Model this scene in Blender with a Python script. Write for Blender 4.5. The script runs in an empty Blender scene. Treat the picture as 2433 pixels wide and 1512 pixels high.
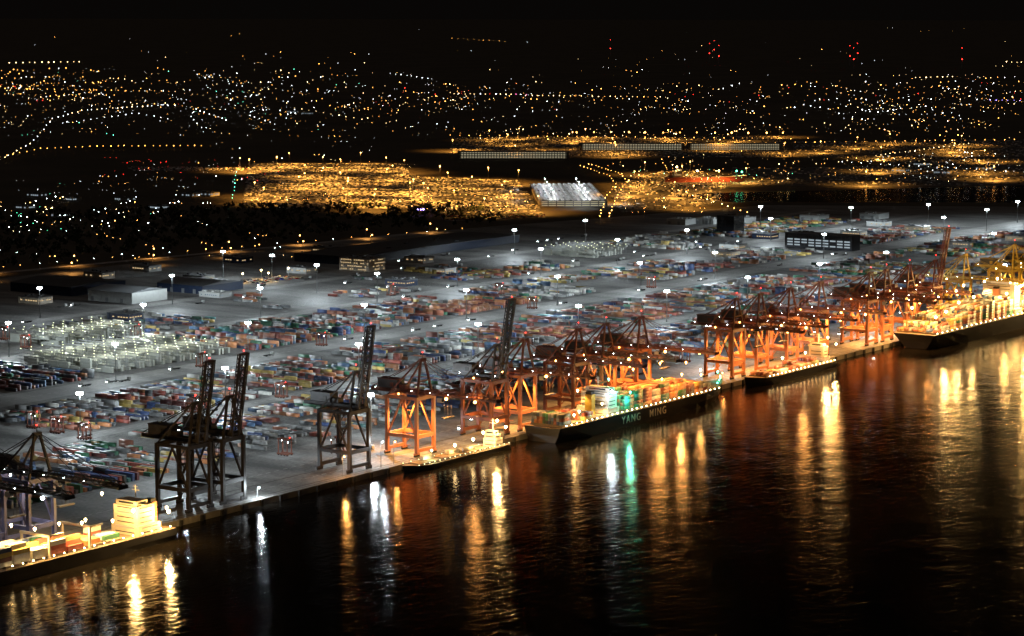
import bpy, math, random
import numpy as np
from mathutils import Vector, Matrix
random.seed(11); rng=np.random.default_rng(11)
scene=bpy.context.scene; COL=scene.collection
CAM=Vector((0,-1013,310)); HEAD=math.radians(34.75); PITCH=math.radians(7.134)
CH,SH=math.cos(HEAD),math.sin(HEAD)
def place(r,D):
    """ground point at forward range D and lateral ratio r from the look-out point"""
    X=r*D
    return (D*CH+X*SH, D*SH-X*CH-1013)
def seen(x,y,z=0,m=1.02):
    v=y+1013; D=x*CH+v*SH
    if D<200: return False
    X=x*SH-v*CH
    yy=30+1.812e6*(1-z/310)/D
    return abs(X/D)<.2097*m and yy<1530 and yy>0
# ---------------------------------------------------------------- materials
def nt(name):
    m=bpy.data.materials.new(name); m.use_nodes=True
    return m,m.node_tree.nodes,m.node_tree.links
def pmat(name,col,rough=.6,metal=0.,var=.3,scale=.3):
    m,N,L=nt(name); b=N['Principled BSDF']
    tc=N.new('ShaderNodeTexCoord'); n=N.new('ShaderNodeTexNoise'); n.inputs['Scale'].default_value=scale; n.inputs['Detail'].default_value=5
    r=N.new('ShaderNodeMix'); r.data_type='RGBA'
    r.inputs[6].default_value=[c*(1-var) for c in col[:3]]+[1]; r.inputs[7].default_value=[min(1,c*(1+var)) for c in col[:3]]+[1]
    L.new(tc.outputs['Object'],n.inputs['Vector']); L.new(n.outputs['Fac'],r.inputs[0]); L.new(r.outputs[2],b.inputs['Base Color'])
    b.inputs['Roughness'].default_value=rough; b.inputs['Metallic'].default_value=metal
    return m
def emat(name,col,s):
    m,N,L=nt(name); N.remove(N['Principled BSDF']); e=N.new('ShaderNodeEmission')
    e.inputs['Color'].default_value=list(col)+[1]; e.inputs['Strength'].default_value=s
    L.new(e.outputs[0],N['Material Output'].inputs['Surface']); m.cycles.emission_sampling='NONE'
    return m
def attr_mat(name,rough=.5):
    m,N,L=nt(name); b=N['Principled BSDF']; a=N.new('ShaderNodeAttribute'); a.attribute_name='tint'
    n=N.new('ShaderNodeTexNoise'); n.inputs['Scale'].default_value=.35; tc=N.new('ShaderNodeTexCoord'); L.new(tc.outputs['Object'],n.inputs['Vector'])
    mx=N.new('ShaderNodeMix'); mx.data_type='RGBA'; mx.blend_type='MULTIPLY'; mx.inputs[0].default_value=.5
    L.new(a.outputs['Color'],mx.inputs[6]); L.new(n.outputs['Fac'],mx.inputs[7]); L.new(mx.outputs[2],b.inputs['Base Color'])
    b.inputs['Roughness'].default_value=rough
    return m
def attr_emat(name,s):
    m,N,L=nt(name); N.remove(N['Principled BSDF']); e=N.new('ShaderNodeEmission'); a=N.new('ShaderNodeAttribute'); a.attribute_name='tint'
    L.new(a.outputs['Color'],e.inputs['Color']); e.inputs['Strength'].default_value=s
    L.new(e.outputs[0],N['Material Output'].inputs['Surface']); m.cycles.emission_sampling='NONE'
    return m
WHITE=(.82,.94,1.); ORANGE=(1.,.43,.10); GOLD=(1.,.58,.18); WARM=(1.,.8,.5)
M=dict(
 steel_dark=pmat('dark_steel_paint',(.03,.026,.026),.55),
 steel_red=pmat('red_steel_and_lit_leg_paint',(.42,.17,.09),.5,var=.5,scale=.08),  # on crane legs the brighter red stands in for lamplight at the base
 steel_dred=pmat('dark_red_steel_and_shaded_top_paint',(.16,.055,.035),.5,var=.5,scale=.08),  # on crane tops the darker red stands in for shade above the lamps
 steel_blue=pmat('blue_violet_steel_paint',(.07,.08,.2),.5),
 steel_yel=pmat('yellow_steel_paint',(.42,.29,.05),.5),
 house=pmat('machinery_house_cladding',(.07,.07,.075),.6),
 black=pmat('rubber_black',(.02,.02,.02),.8),
 white=pmat('ship_white_paint',(.6,.56,.5),.5,var=.15),
 cream=pmat('cream_paint',(.42,.36,.28),.5,var=.2),
 hull=pmat('dark_hull_paint',(.012,.013,.018),.45,scale=.1),
 hullred=pmat('red_hull_paint',(.3,.06,.04),.5,scale=.1),
 deck=pmat('green_brown_deck',(.13,.09,.06),.7),
 conc=pmat('concrete',(.2,.19,.175),.85),
 roofg=pmat('grey_roof_sheet',(.09,.095,.10),.6,scale=.05),
 roofd=pmat('dark_roof_sheet',(.03,.032,.036),.6,scale=.05),
 wallw=pmat('white_cladding',(.36,.37,.36),.6,var=.15),
 wallb=pmat('blue_cladding',(.012,.022,.05),.55),
 walld=pmat('dark_blue_cladding',(.006,.010,.022),.55),
 wallk=pmat('black_cladding',(.015,.015,.018),.4),
 galv=pmat('galvanised_steel',(.25,.26,.27),.45,.5),
 glass=pmat('dark_window_glass',(.03,.04,.05),.1),
 ew=emat('white_lamp_glow',WHITE,50), eo=emat('orange_lamp_glow',(1,.45,.1),24), eg=emat('gold_lamp_glow',(1,.68,.3),36),
 ey=emat('yellow_green_lamp_glow',(.95,1,.6),3.5), er=emat('red_lamp_glow',(1,.03,.02),14), egr=emat('green_lamp_glow',(.1,1,.5),14),
 eb=emat('blue_lamp_glow',(.35,.25,1),14), ep=emat('pink_lamp_glow',(1,.2,.5),12),
 win=emat('lit_window_glow',(.75,.9,1.),.4), winw=emat('warm_lit_window_glow',(1,.72,.38),.7), deckglow=emat('lit_parking_level_glow',(.95,.84,.55),.75),
)
# ---------------------------------------------------------------- mesh builder
class MB:
    def __init__(s): s.v=[];s.f=[];s.m=[]
    def box(s,c,d,m=0,rz=0):
        b=len(s.v); cr,sr=math.cos(rz),math.sin(rz)
        for sz in(-.5,.5):
            for sx,sy in((-.5,-.5),(.5,-.5),(.5,.5),(-.5,.5)):
                x,y=sx*d[0],sy*d[1]; s.v.append((c[0]+x*cr-y*sr,c[1]+x*sr+y*cr,c[2]+sz*d[2]))
        for q in((0,3,2,1),(4,5,6,7),(0,1,5,4),(1,2,6,5),(2,3,7,6),(3,0,4,7)): s.f.append(tuple(b+i for i in q)); s.m.append(m)
        return s
    def beam(s,a,b_,w,h=None,m=0,w2=None):
        h=h or w; a=Vector(a);b_=Vector(b_);d=(b_-a).normalized()
        up=Vector((0,0,1)) if abs(d.z)<.95 else Vector((0,1,0))
        x=d.cross(up).normalized(); y=x.cross(d).normalized(); k=len(s.v); t=(w2 or w)/w
        for p,q in((a,1),(b_,t)):
            for i,j in((-.5,-.5),(.5,-.5),(.5,.5),(-.5,.5)): s.v.append(tuple(p+x*(i*w*q)+y*(j*h*q)))
        for q in((0,1,2,3),(7,6,5,4),(0,4,5,1),(1,5,6,2),(2,6,7,3),(3,7,4,0)): s.f.append(tuple(k+i for i in q)); s.m.append(m)
        return s
    def cyl(s,a,b_,r,n=8,m=0,r2=None):
        r2=r if r2 is None else r2; a=Vector(a);b_=Vector(b_);d=(b_-a).normalized()
        up=Vector((0,0,1)) if abs(d.z)<.95 else Vector((0,1,0)); x=d.cross(up).normalized(); y=x.cross(d); k=len(s.v)
        for p,q in((a,r),(b_,r2)):
            for i in range(n):
                t=2*math.pi*i/n; s.v.append(tuple(p+x*q*math.cos(t)+y*q*math.sin(t)))
        for i in range(n): j=(i+1)%n; s.f.append((k+i,k+j,k+n+j,k+n+i)); s.m.append(m)
        s.f.append(tuple(k+i for i in range(n))[::-1]); s.f.append(tuple(k+n+i for i in range(n))); s.m+= [m,m]
        return s
    def ball(s,c,r,m=0):
        k=len(s.v)
        for lat in (-90,-45,0,45,90):
            if abs(lat)==90: s.v.append((c[0],c[1],c[2]+r*(1 if lat>0 else -1)))
            else:
                for i in range(8):
                    t=i*math.pi/4; cl=math.cos(math.radians(lat)); s.v.append((c[0]+r*cl*math.cos(t),c[1]+r*cl*math.sin(t),c[2]+r*math.sin(math.radians(lat))))
        for i in range(8):
            j=(i+1)%8; s.f.append((k,k+1+j,k+1+i)); s.m.append(m)
            for l in (0,1): s.f.append((k+1+8*l+i,k+1+8*l+j,k+9+8*l+j,k+9+8*l+i)); s.m.append(m)
            s.f.append((k+17+i,k+17+j,k+25)); s.m.append(m)
        return s
    def mesh(s,name,*mats):
        me=bpy.data.meshes.new(name); me.from_pydata(s.v,[],s.f); me.polygons.foreach_set('material_index',s.m)
        for m in mats: me.materials.append(M[m] if isinstance(m,str) else m)
        me.update(); return me
def obj(name,data,parent=None,loc=(0,0,0),rz=0,rot=None):
    o=bpy.data.objects.new(name,data); COL.objects.link(o); o.location=loc
    o.rotation_euler=rot if rot else (0,0,rz)
    if parent: o.parent=parent
    return o
def thing(name,label,cat,loc=(0,0,0),rz=0,data=None,group=None):
    o=obj(name,data,None,loc,rz); o['label']=label; o['category']=cat
    if group: o['group']=group
    return o
def struct(name,data,loc=(0,0,0)):
    o=obj(name,data,None,loc); o['kind']='structure'; return o
def stuff(name,data,label,cat):
    o=obj(name,data); o['kind']='stuff'; o['label']=label; o['category']=cat; return o
def light(parent,loc,col,P,r=.6,name='floodlight',data=None):
    if data is None:
        data=bpy.data.lights.new(name,'POINT'); data.color=col; data.energy=P; data.shadow_soft_size=r
    return obj(name,data,parent,loc)
def spot(name,col,P,ang=130,r=.6):
    d=bpy.data.lights.new(name,'SPOT'); d.color=col; d.energy=P; d.spot_size=math.radians(ang); d.spot_blend=.5; d.shadow_soft_size=r; return d
def batwing(name,col,P,r=.8,pw=-2.2,cmin=.26,c0=.1,c1=.24):
    """floodlight head: wide downward distribution, cut off above the horizontal"""
    d=bpy.data.lights.new(name,'POINT'); d.color=col; d.energy=P; d.shadow_soft_size=r; d.use_nodes=True
    N=d.node_tree.nodes; L=d.node_tree.links; e=N['Emission']
    tc=N.new('ShaderNodeTexCoord'); sp=N.new('ShaderNodeSeparateXYZ'); L.new(tc.outputs['Normal'],sp.inputs[0])
    ab=N.new('ShaderNodeMath'); ab.operation='ABSOLUTE'; L.new(sp.outputs['Z'],ab.inputs[0])
    mx=N.new('ShaderNodeMath'); mx.operation='MAXIMUM'; L.new(ab.outputs[0],mx.inputs[0]); mx.inputs[1].default_value=cmin
    po=N.new('ShaderNodeMath'); po.operation='POWER'; L.new(mx.outputs[0],po.inputs[0]); po.inputs[1].default_value=pw
    mr=N.new('ShaderNodeMapRange'); mr.interpolation_type='SMOOTHSTEP'; mr.inputs['From Min'].default_value=c0; mr.inputs['From Max'].default_value=c1; L.new(ab.outputs[0],mr.inputs['Value'])
    mu=N.new('ShaderNodeMath'); mu.operation='MULTIPLY'; L.new(po.outputs[0],mu.inputs[0]); L.new(mr.outputs[0],mu.inputs[1])
    L.new(mu.outputs[0],e.inputs['Strength']); return d
# ---------------------------------------------------------------- ground, water
def poly(name,pts,z,mat,thick=0):
    me=bpy.data.meshes.new(name); n=len(pts)
    me.from_pydata([(x,y,z) for x,y in pts],[],[tuple(range(n))]); me.materials.append(mat); me.update()
    if me.polygons[0].normal.z<0: me.flip_normals()
    return struct(name,me)
soil,N,L=nt('dark_fields'); b=N['Principled BSDF']; tc=N.new('ShaderNodeTexCoord'); n=N.new('ShaderNodeTexNoise'); n.inputs['Scale'].default_value=.004; n.inputs['Detail'].default_value=8
cr=N.new('ShaderNodeValToRGB'); cr.color_ramp.elements[0].color=(.03,.028,.022,1); cr.color_ramp.elements[1].color=(.10,.085,.065,1)
L.new(tc.outputs['Object'],n.inputs[0]); L.new(n.outputs[0],cr.inputs[0]); L.new(cr.outputs[0],b.inputs['Base Color']); b.inputs['Roughness'].default_value=.9; b.inputs['Specular IOR Level'].default_value=.1
def asphalt(name,lo,hi,rough=.75):
    m,N,L=nt(name); b=N['Principled BSDF']; tc=N.new('ShaderNodeTexCoord')
    mp=N.new('ShaderNodeMapping'); mp.inputs['Scale'].default_value=(1,.25,1); L.new(tc.outputs['Object'],mp.inputs[0])
    n1=N.new('ShaderNodeTexNoise'); n1.inputs['Scale'].default_value=.035; n1.inputs['Detail'].default_value=9; n1.inputs['Roughness'].default_value=.65
    n2=N.new('ShaderNodeTexNoise'); n2.inputs['Scale'].default_value=.4; n2.inputs['Detail'].default_value=6
    L.new(mp.outputs[0],n1.inputs[0]); L.new(tc.outputs['Object'],n2.inputs[0])
    ad=N.new('ShaderNodeMath'); ad.operation='MULTIPLY_ADD'; L.new(n2.outputs[0],ad.inputs[0]); ad.inputs[1].default_value=.4; L.new(n1.outputs[0],ad.inputs[2])
    cr=N.new('ShaderNodeValToRGB'); cr.color_ramp.elements[0].position=.55; cr.color_ramp.elements[1].position=.85
    cr.color_ramp.elements[0].color=(lo,lo,lo*.97,1); cr.color_ramp.elements[1].color=(hi,hi*.98,hi*.94,1)
    L.new(ad.outputs[0],cr.inputs[0]); L.new(cr.outputs[0],b.inputs['Base Color']); b.inputs['Roughness'].default_value=rough
    return m
yardm=asphalt('yard_asphalt',.045,.19); apronm=asphalt('quay_apron_concrete',.09,.27); roadm=asphalt('road_asphalt',.15,.27)
BIG=90000
poly('ground',[(-BIG,0.),(BIG,0.),(BIG,BIG),(-BIG,BIG)],0,soil)
poly('yard_pavement',[(500,0.3),(4200,0.3),(3700,520),(3480,900),(3050,1000),(2700,1080),(500,1160)],.1,yardm)
poly('quay_apron',[(500,.2),(4190,.2),(4100,100),(500,100)],.15,apronm)
for nm,y0,y1 in(('service_road',246,264),('service_road',405,446),('service_road',594,616),('service_road',770,790)):
    poly(nm,[(700,y0),(3450,y0),(3450,y1),(700,y1)],.16,roadm)
mk=pmat('road_marking_paint',(.5,.5,.46),.6)
mb=MB()
for y in(18,30,52,425,256,608,780):
    for i in range(300):
        x=750+i*9.; mb.box((x,y,.2),(5,.4,.02))
for i in range(420):
    x=1000+i*4.1
    if 1180<x<1560: mb.box((x-2.05,140,.19),(.2,64,.02)); mb.box((x-2.05,214,.19),(.2,60,.02))
for i in range(60):
    x=1960+i*9; mb.box((x,660,.19),(.3,40,.02)); mb.box((x,720,.19),(.3,40,.02))
struct('lane_markings',mb.mesh('lane_markings',mk))
mb=MB()
for y in(4,30): mb.box((2300,y,.24),(3400,.5,.1))
struct('crane_rails',mb.mesh('crane_rails','steel_dark'))
mb=MB(); mb.box((2300,.1-1.5,-3.2),(3600,3,6.4)); struct('quay_wall',mb.mesh('quay_wall','conc'))
fm=MB().box((0,-.6,-2.2),(1.6,1.2,3.6)).box((0,-1.3,-2.2),(2.2,.3,4.)).mesh('quay_fender','black')
for i in range(70): thing('quay_fender','black rubber fender hung on concrete quay wall','fender',(945+i*19,-3.02,0),0,fm,'fenders along the quay wall')
# water: rough wave facets (Beckmann) over dark body
wm,N,L=nt('river_water'); N.remove(N['Principled BSDF'])
tc=N.new('ShaderNodeTexCoord'); mp=N.new('ShaderNodeMapping'); mp.inputs['Rotation'].default_value=(0,0,.5); mp.inputs['Scale'].default_value=(1,1.9,1); L.new(tc.outputs['Object'],mp.inputs[0])
n1=N.new('ShaderNodeTexNoise'); n1.inputs['Scale'].default_value=.12; n1.inputs['Detail'].default_value=3; n1.inputs['Distortion'].default_value=.6; L.new(mp.outputs[0],n1.inputs[0])
n2=N.new('ShaderNodeTexNoise'); n2.inputs['Scale'].default_value=.02; n2.inputs['Detail'].default_value=2; L.new(tc.outputs['Object'],n2.inputs[0])
ad=N.new('ShaderNodeMath'); ad.operation='MULTIPLY_ADD'; L.new(n2.outputs[0],ad.inputs[0]); ad.inputs[1].default_value=2.; L.new(n1.outputs[0],ad.inputs[2])
bp=N.new('ShaderNodeBump'); bp.inputs['Strength'].default_value=1; bp.inputs['Distance'].default_value=.3; L.new(ad.outputs[0],bp.inputs['Height'])
gs=N.new('ShaderNodeBsdfAnisotropic'); gs.distribution='BECKMANN'; gs.inputs['Roughness'].default_value=.185; gs.inputs['Color'].default_value=(.62,.6,.58,1); L.new(bp.outputs[0],gs.inputs['Normal'])
df=N.new('ShaderNodeBsdfDiffuse'); df.inputs['Color'].default_value=(.006,.005,.004,1)
fr=N.new('ShaderNodeFresnel'); fr.inputs['IOR'].default_value=1.33; L.new(bp.outputs[0],fr.inputs['Normal'])
ms=N.new('ShaderNodeMixShader'); L.new(fr.outputs[0],ms.inputs[0]); L.new(df.outputs[0],ms.inputs[1]); L.new(gs.outputs[0],ms.inputs[2]); L.new(ms.outputs[0],N['Material Output'].inputs['Surface'])
poly('river_water',[(-BIG,-3.),(BIG,-3.),(BIG,-20000),(-BIG,-20000)],-4,wm)
poly('harbour_basin_water',[(3500,985),(3560,1130),(3660,1110),(4080,790),(4600,430),(4400,60),(3790,540)],.3,wm)
# ---------------------------------------------------------------- light masts
mast=MB().cyl((0,0,0),(0,0,31),.5,8,0,.28).cyl((0,0,0),(0,0,1),.9,8,0).mesh('pole','galv')
crown=MB().cyl((0,0,30.6),(0,0,31),1.7,12,0)
lampm=MB()
for i in range(8):
    t=i*math.pi/4; crown.box((1.9*math.cos(t),1.9*math.sin(t),31.1),(.5,.9,.9),0,t); lampm.box((2.32*math.cos(t),2.32*math.sin(t),30.95),(.3,1.85,1.5),0,t)
crown=crown.mesh('lamp_ring','galv'); lampm=lampm.mesh('lamp','ew')
MW=batwing('white_floodlight',WHITE,66000,.8,-1.65)
MWs=batwing('white_floodlight_dim',WHITE,28000,.8,-1.65)
masts=[(1760,795),(1542,612),(1281,264),(1714,608),(1924,764),(2155,896),(1666,434),(1886,608),(2153,819),(2098,707),(1835,433),(2066,597),(1399,84),(1993,426),(2236,614),(1777,257),(2586,777),(2394,606),(2152,421),(1944,258),(2763,783),(2547,595),(2322,423),(2099,253),(2713,594),(2476,415),(1890,83),(3102,701),(2260,250),(2429,253),(2207,78),(3162,586),(2590,250),(3276,518),(3084,405),(2894,248),(3239,410),(2534,78),(3403,433),(1494,433),(1120,258),(1440,262),(1610,262),(1200,92),(2760,420),(2930,590)]
for i,(x,y) in enumerate(masts):
    t=thing('light_mast','tall galvanised floodlight mast lit cold white above yard','light mast',(x,y,.1),0,None,'floodlight masts of the container yard')
    obj('pole',mast,t); obj('lamp_ring',crown,t); obj('lamp',lampm,t); light(t,(0,0,29.3),WHITE,0,data=MW if i not in(0,5,8,20,40) else MWs)
# ---------------------------------------------------------------- containers
CC=[(.38,.07,.04),(.54,.19,.045),(.40,.12,.055),(.035,.08,.24),(.05,.14,.29),(.30,.31,.31),(.62,.62,.57),(.03,.18,.09),(.57,.40,.06),(.17,.045,.04),(.10,.11,.12),(.05,.25,.25)]
def mute(c,k=.84,d=.18):
    g=sum(c)/3; return tuple(k*(v*(1-d)+g*d) for v in c)
CC=[mute(c) for c in CC]
CW=[13,10,14,8,7,13,10,7,5,9,11,2]
CN=['red','orange','brick red','dark blue','blue','grey','white','green','yellow','maroon','charcoal','teal']
boxes=[]  # x,y,z(base),alongY,len,ci
def ci(w=None): return random.choices(range(12),w or CW)[0]
def block(x0,x1,y0,y1,fill=.75,h=1.8,w=None,pitch=4.1):
    x=x0; r=0; c=ci(w)
    while x<x1:
        r+=1
        rowf=fill*random.uniform(.4,1.25); hh=h*random.uniform(.5,1.15)
        if random.random()<.6: c=ci(w)
        y=y0
        while y+12.2<=y1:
            if random.random()<rowf:
                k=max(1,min(3,int(hh+random.uniform(-.4,.9)))) 
                two=random.random()<.15
                for j in range(k):
                    if random.random()<.35: c=ci(w)
                    if two:
                        boxes.append((x,y+3.,.2+j*2.6,1,6.06,c)); boxes.append((x,y+9.2,.2+j*2.6,1,6.06,ci(w)))
                    else: boxes.append((x,y+6.1,.2+j*2.6,1,12.2,c))
            y+=12.9
        x+=pitch if r%9 else pitch*1.9
DARK=[6,2,4,12,8,6,1,5,1,8,20,3]; REDS=[22,24,16,2,2,2,2,5,4,5,1,0]; WHT=[3,3,3,3,5,14,40,4,8,1,2,1]; YEL=[8,10,4,5,6,8,14,14,22,1,3,1]; GREY=[5,4,6,5,3,22,14,3,2,4,16,1]
block(980,1176,106,172,.95,2.1,DARK); block(1000,1170,182,235,.95,2.2,DARK)
block(1190,1290,108,172,.6,.95); block(1190,1270,182,235,.65,1.1)
block(1310,1395,110,172,.5,.9,GREY); block(1300,1410,182,235,.8,1.3)
block(1410,1520,110,172,.7,1.3,GREY); block(1430,1530,182,235,.85,1.6)
x=1540
while x<2500:
    w=random.uniform(60,85); wt=random.choice([None,GREY,REDS,REDS,None,DARK,GREY])
    for y0,y1,hm in((106,173,1),(180,234,.9),(270,336,1),(345,385,.7)):
        if y0>250 and x<1700: continue
        if random.random()<.94: block(x,x+w,y0,y1,random.uniform(.6,.95),hm*random.uniform(1.2,2.5),wt if random.random()<.6 else None)
    x+=w+random.uniform(12,20)
block(1290,1400,270,335,.8,1.5,None); block(1290,1400,345,385,.75,1.1,GREY)
block(1415,1520,270,335,.85,1.7); block(1415,1540,345,385,.85,1.2); block(1535,1640,270,335,.9,1.9); block(1555,1680,345,385,.9,1.3)
block(1655,1700,270,335,.9,2)
block(1400,1490,455,520,.95,2.2,DARK); block(1400,1500,530,588,.95,2.2,DARK)
block(1700,1790,455,588,.9,2.5,[14,16,12,8,8,8,8,10,3,8,4,4]); block(1800,1890,455,588,.85,2.3)
block(1905,1985,455,520,.8,1.8); block(1905,1985,530,588,.75,1.6,GREY); block(2010,2080,455,520,.85,2,REDS); block(2090,2150,455,520,.85,2,REDS); block(2010,2130,535,588,.5,1)
block(1720,1850,625,690,.55,1.3,DARK); block(1740,1860,700,760,.45,1.1,WHT)
block(2165,2300,455,515,.75,1.6,WHT); block(2190,2300,530,588,.45,1.2)
x=2330
while x<3000:
    w=random.uniform(60,90); wt=random.choice([None,YEL,GREY,WHT])
    for y0,y1 in((455,520),(530,588),(622,690),(700,765)):
        if 2840<x+w and x<2930 and y0<600: continue
        if 2560<x+w and x<2720 and y0>600: continue
        if random.random()<.75: block(x,x+w,y0,y1,random.uniform(.4,.85),random.uniform(1.,2.1),wt)
    x+=w+random.uniform(16,30)
x=2510
while x<3300:
    w=random.uniform(60,90)
    for y0,y1 in((108,172),(182,235),(270,335),(348,392)):
        if random.random()<.78: block(x,x+w,y0,y1,random.uniform(.4,.85),random.uniform(1.,2.),random.choice([None,YEL,GREY]))
    x+=w+random.uniform(14,26)
block(2080,2180,625,690,.25,.8); block(2290,2400,640,700,.45,1); block(2950,3300,640,760,.35,1,YEL); block(3000,3250,455,560,.35,1.1)
for x,y in((1950,640),(1985,705),(2230,735),(2020,735)): block(x,x+28,y,y+28,.5,.9,GREY)
# ---------------------------------------------------------------- ships
WL=-4.
def hull_mesh(name,Ln,B,fb,mat,sheer=3.,sternw=.9,flare=.5):
    v=[];f=[];mi=[]; S=[0,.04,.1,.2,.35,.5,.65,.74,.8,.86,.91,.95,.98,1.]
    for s in S:
        dk=1. if .1<=s<=.78 else (sternw+(1-sternw)*s/.1 if s<.1 else max(.03,1-((s-.78)/.22)**2.3))
        wl=1. if .2<=s<=.7 else (flare+(1-flare)*s/.2 if s<.2 else max(.01,1-((s-.7)/.28)**1.6) if s<.98 else .01)
        zd=fb+sheer*max(0,(s-.78)/.22)**1.5; xw=s*Ln if s<.9 else (.9+(s-.9)*.7)*Ln
        if flare<.5 and s<.1: xw+=(.1-s)*60
        md=(dk+wl)/2+.12*(1-abs(dk-wl)); md=min(md,max(dk,wl))
        for w,z,x in((dk,zd,s*Ln),(md,fb*.45,(s*Ln+xw)/2),(wl,-3,xw)):
            v.append((x,-w*B/2,z))
        for w,z,x in((wl,-3,xw),(md,fb*.45,(s*Ln+xw)/2),(dk,zd,s*Ln)):
            v.append((x,w*B/2,z))
    n=6
    for i in range(len(S)-1):
        for k in(0,1,3,4): f.append((i*n+k,i*n+k+1,(i+1)*n+k+1,(i+1)*n+k)); mi.append(0)
        f.append((i*n,(i+1)*n,(i+1)*n+5,i*n+5)); mi.append(1)
    f.append((0,5,4,1)); f.append((1,4,3,2)); mi+=[0,0]
    me=bpy.data.meshes.new(name); me.from_pydata(v,[],f); me.polygons.foreach_set('material_index',mi); me.materials.append(M[mat]); me.materials.append(M['deck']); me.update()
    return me
def rail_mesh(Ln,B,fb):
    r=MB()
    for y in(-B/2+.3,B/2-.3):
        for z in(.6,1.2): r.beam((.03*Ln,y,fb+z),(.8*Ln,y,fb+z),.12)
        k=.03*Ln
        while k<.8*Ln: r.box((k,y,fb+.6),(.14,.14,1.2)); k+=4
    return r.mesh('railing','white')
def superstructure(root,x,y,z,sx,sy,n,mat='white',wing=True,funnel='steel_red',lamps='eg',fdir=-1):
    h=2.9; b=MB(); T=[]
    for i in range(n):
        t=(1. if i<2 else .78 if i<n-1 else .5); ty=1. if i<2 else .86 if i<n-1 else .75; T.append((t,ty))
        xc=x-fdir*sx*(1-t)*.35; b.box((xc,y,z+h*i+h/2-.08),(sx*t,sy*ty,h-.12)); b.box((xc,y,z+h*(i+1)-.06),(sx*t+.3,sy*ty+.3,.1))
    for i in (1,2,3,4):
        if i<n-1: b.box((x+fdir*sx*.36,y,z+h*(i+1)+.1),(sx*.22,sy*.8,.12)); b.beam((x+fdir*sx*.44,y-sy*.3,z+h*i),(x+fdir*sx*.34,y-sy*.3,z+h*(i+1)),.7,.2)
    if wing: b.box((x-fdir*sx*.15,y,z+h*n-2.6),(3.4,sy*1.12,1.2))
    obj('deckhouse',b.mesh('deckhouse',mat),root)
    for i in range(n):
        t,ty=T[i]; mt='winw' if i%3==1 else 'glass'; sy_=sy*ty; hh=.55 if i<n-1 else 1.1; xc=x-fdir*sx*(1-t)*.35
        a=MB().box((0,0,0),(sx*t*.7,.14,hh)).mesh('window',mt); c=MB().box((0,0,0),(.14,sy_*.7,hh)).mesh('window',mt)
        for q in(-1,1): obj('window',a,root,(xc,y+q*(sy_/2+.04),z+h*i+1.6)); obj('window',c,root,(xc+q*(sx*t/2+.04),y,z+h*i+1.6))
    f=MB().box((x+fdir*(sx*.5+3),y,z+h*n*.4),(5,6,h*n*.8)).box((x+fdir*(sx*.5+3),y,z+h*n*.8+1),(4.4,5,2.),1); obj('funnel',f.mesh('funnel',funnel,'black'),root)
    m=MB().cyl((x,y,z+h*n),(x,y,z+h*n+8),.35,6).beam((x,y-3,z+h*n+5),(x,y+3,z+h*n+5),.3).beam((x,y-2,z+h*n+7),(x,y+2,z+h*n+7),.25); obj('mast',m.mesh('mast','white'),root)
def deck_lamps(root,pts,mat,r=.45):
    me=MB().ball((0,0,0),r).mesh('deck_lamp',mat)
    for p in pts: obj('deck_lamp',me,root,p)
def ship(name,label,u0,u1,beam,fb,mat,bow=1,gap=3.6,**k):
    Ln=u1-u0; yc=-gap-beam/2
    t=thing(name,label,'ship',(u0 if bow>0 else u1,yc,WL),0 if bow>0 else math.pi)
    obj('hull',hull_mesh('hull',Ln,beam,fb,mat,**k),t); obj('railing',rail_mesh(Ln,beam,fb),t)
    return t
def deckbox(t,bow,x,y,z,length,c):
    wx=t.location.x+(x if bow>0 else -x); wy=t.location.y+(y if bow>0 else -y)
    boxes.append((wx,wy,WL+z,0,length,c))
def bay(t,bow,x,beam,z,tiers,w=None,jag=1.):
    n=int((beam-2)/2.5)
    for i in range(n):
        y=(i-(n-1)/2)*2.5; k=max(0,int(tiers+random.uniform(-jag,jag*.4)))
        c=ci(w)
        for j in range(k):
            if random.random()<.7: c=ci(w)
            deckbox(t,bow,x,y,z+2.6*j,12.2,c)
def hatch(t,x,z,w,l=13): obj('hatch_cover',MB().box((x,0,z+.7),(l,w,1.4)).mesh('hatch_cover','deck'),t)
def gl(t,pos,col,P,r=.5,e='eg',br=.7,down=False):
    o=obj('deck_floodlight',MB().ball((0,0,0),br).box((0,0,-.9),(.3,.3,1.0)).mesh('deck_floodlight',e),t,pos)
    if down: light(o,(0,0,-1.8),col,0,data=spot('deck_spot',col,P,146))
    else: light(o,(0,0,-1.8),col,P,r)
# S1 : bow out of frame (bow at small u)
s1=ship('cargo_ship','dark-hulled cargo ship with floodlit cream deckhouse moored at quay',840,1066,26,7.5,'hull',-1,sternw=.95,flare=.8)
superstructure(s1,22,0,7.5,19,22,7,'cream',fdir=-1)
for x in(50,66,82,98,114,130,146,160): hatch(s1,x,7.5,20)
for x,t_,w in((96,3.2,WHT),(110,3.6,WHT),(82,2.6,REDS),(124,4,WHT),(138,4,None),(50,1.6,WHT),(66,1.4,REDS)): bay(s1,-1,x,24,9,t_,w,1.6)
for gx in(72,104):
    g=MB().box((gx,11,14),(1.2,1.2,13)).box((gx,-11,14),(1.2,1.2,13)).box((gx,0,20.5),(1.4,24,1.4)).box((gx-5,11,20.5),(11,1,1)); obj('gantry',g.mesh('gantry','cream'),s1)
deck_lamps(s1,[(k,12.6,9.4) for k in range(6,140,8)],'eg',.4)
for p,P in(((40,15,25),90000),((12,17,20),90000)): gl(s1,p,GOLD,P,.5,'eg',1.1)
for p,P in(((42,-8,33),40000),((4,8,20),16000),((50,8,20),50000),((64,0,22),60000),((78,11,24),70000),((94,9,26),80000),((112,8,26),90000),((126,4,30),90000)): gl(s1,p,GOLD,P,.5,'eg',.8,True)
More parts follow.
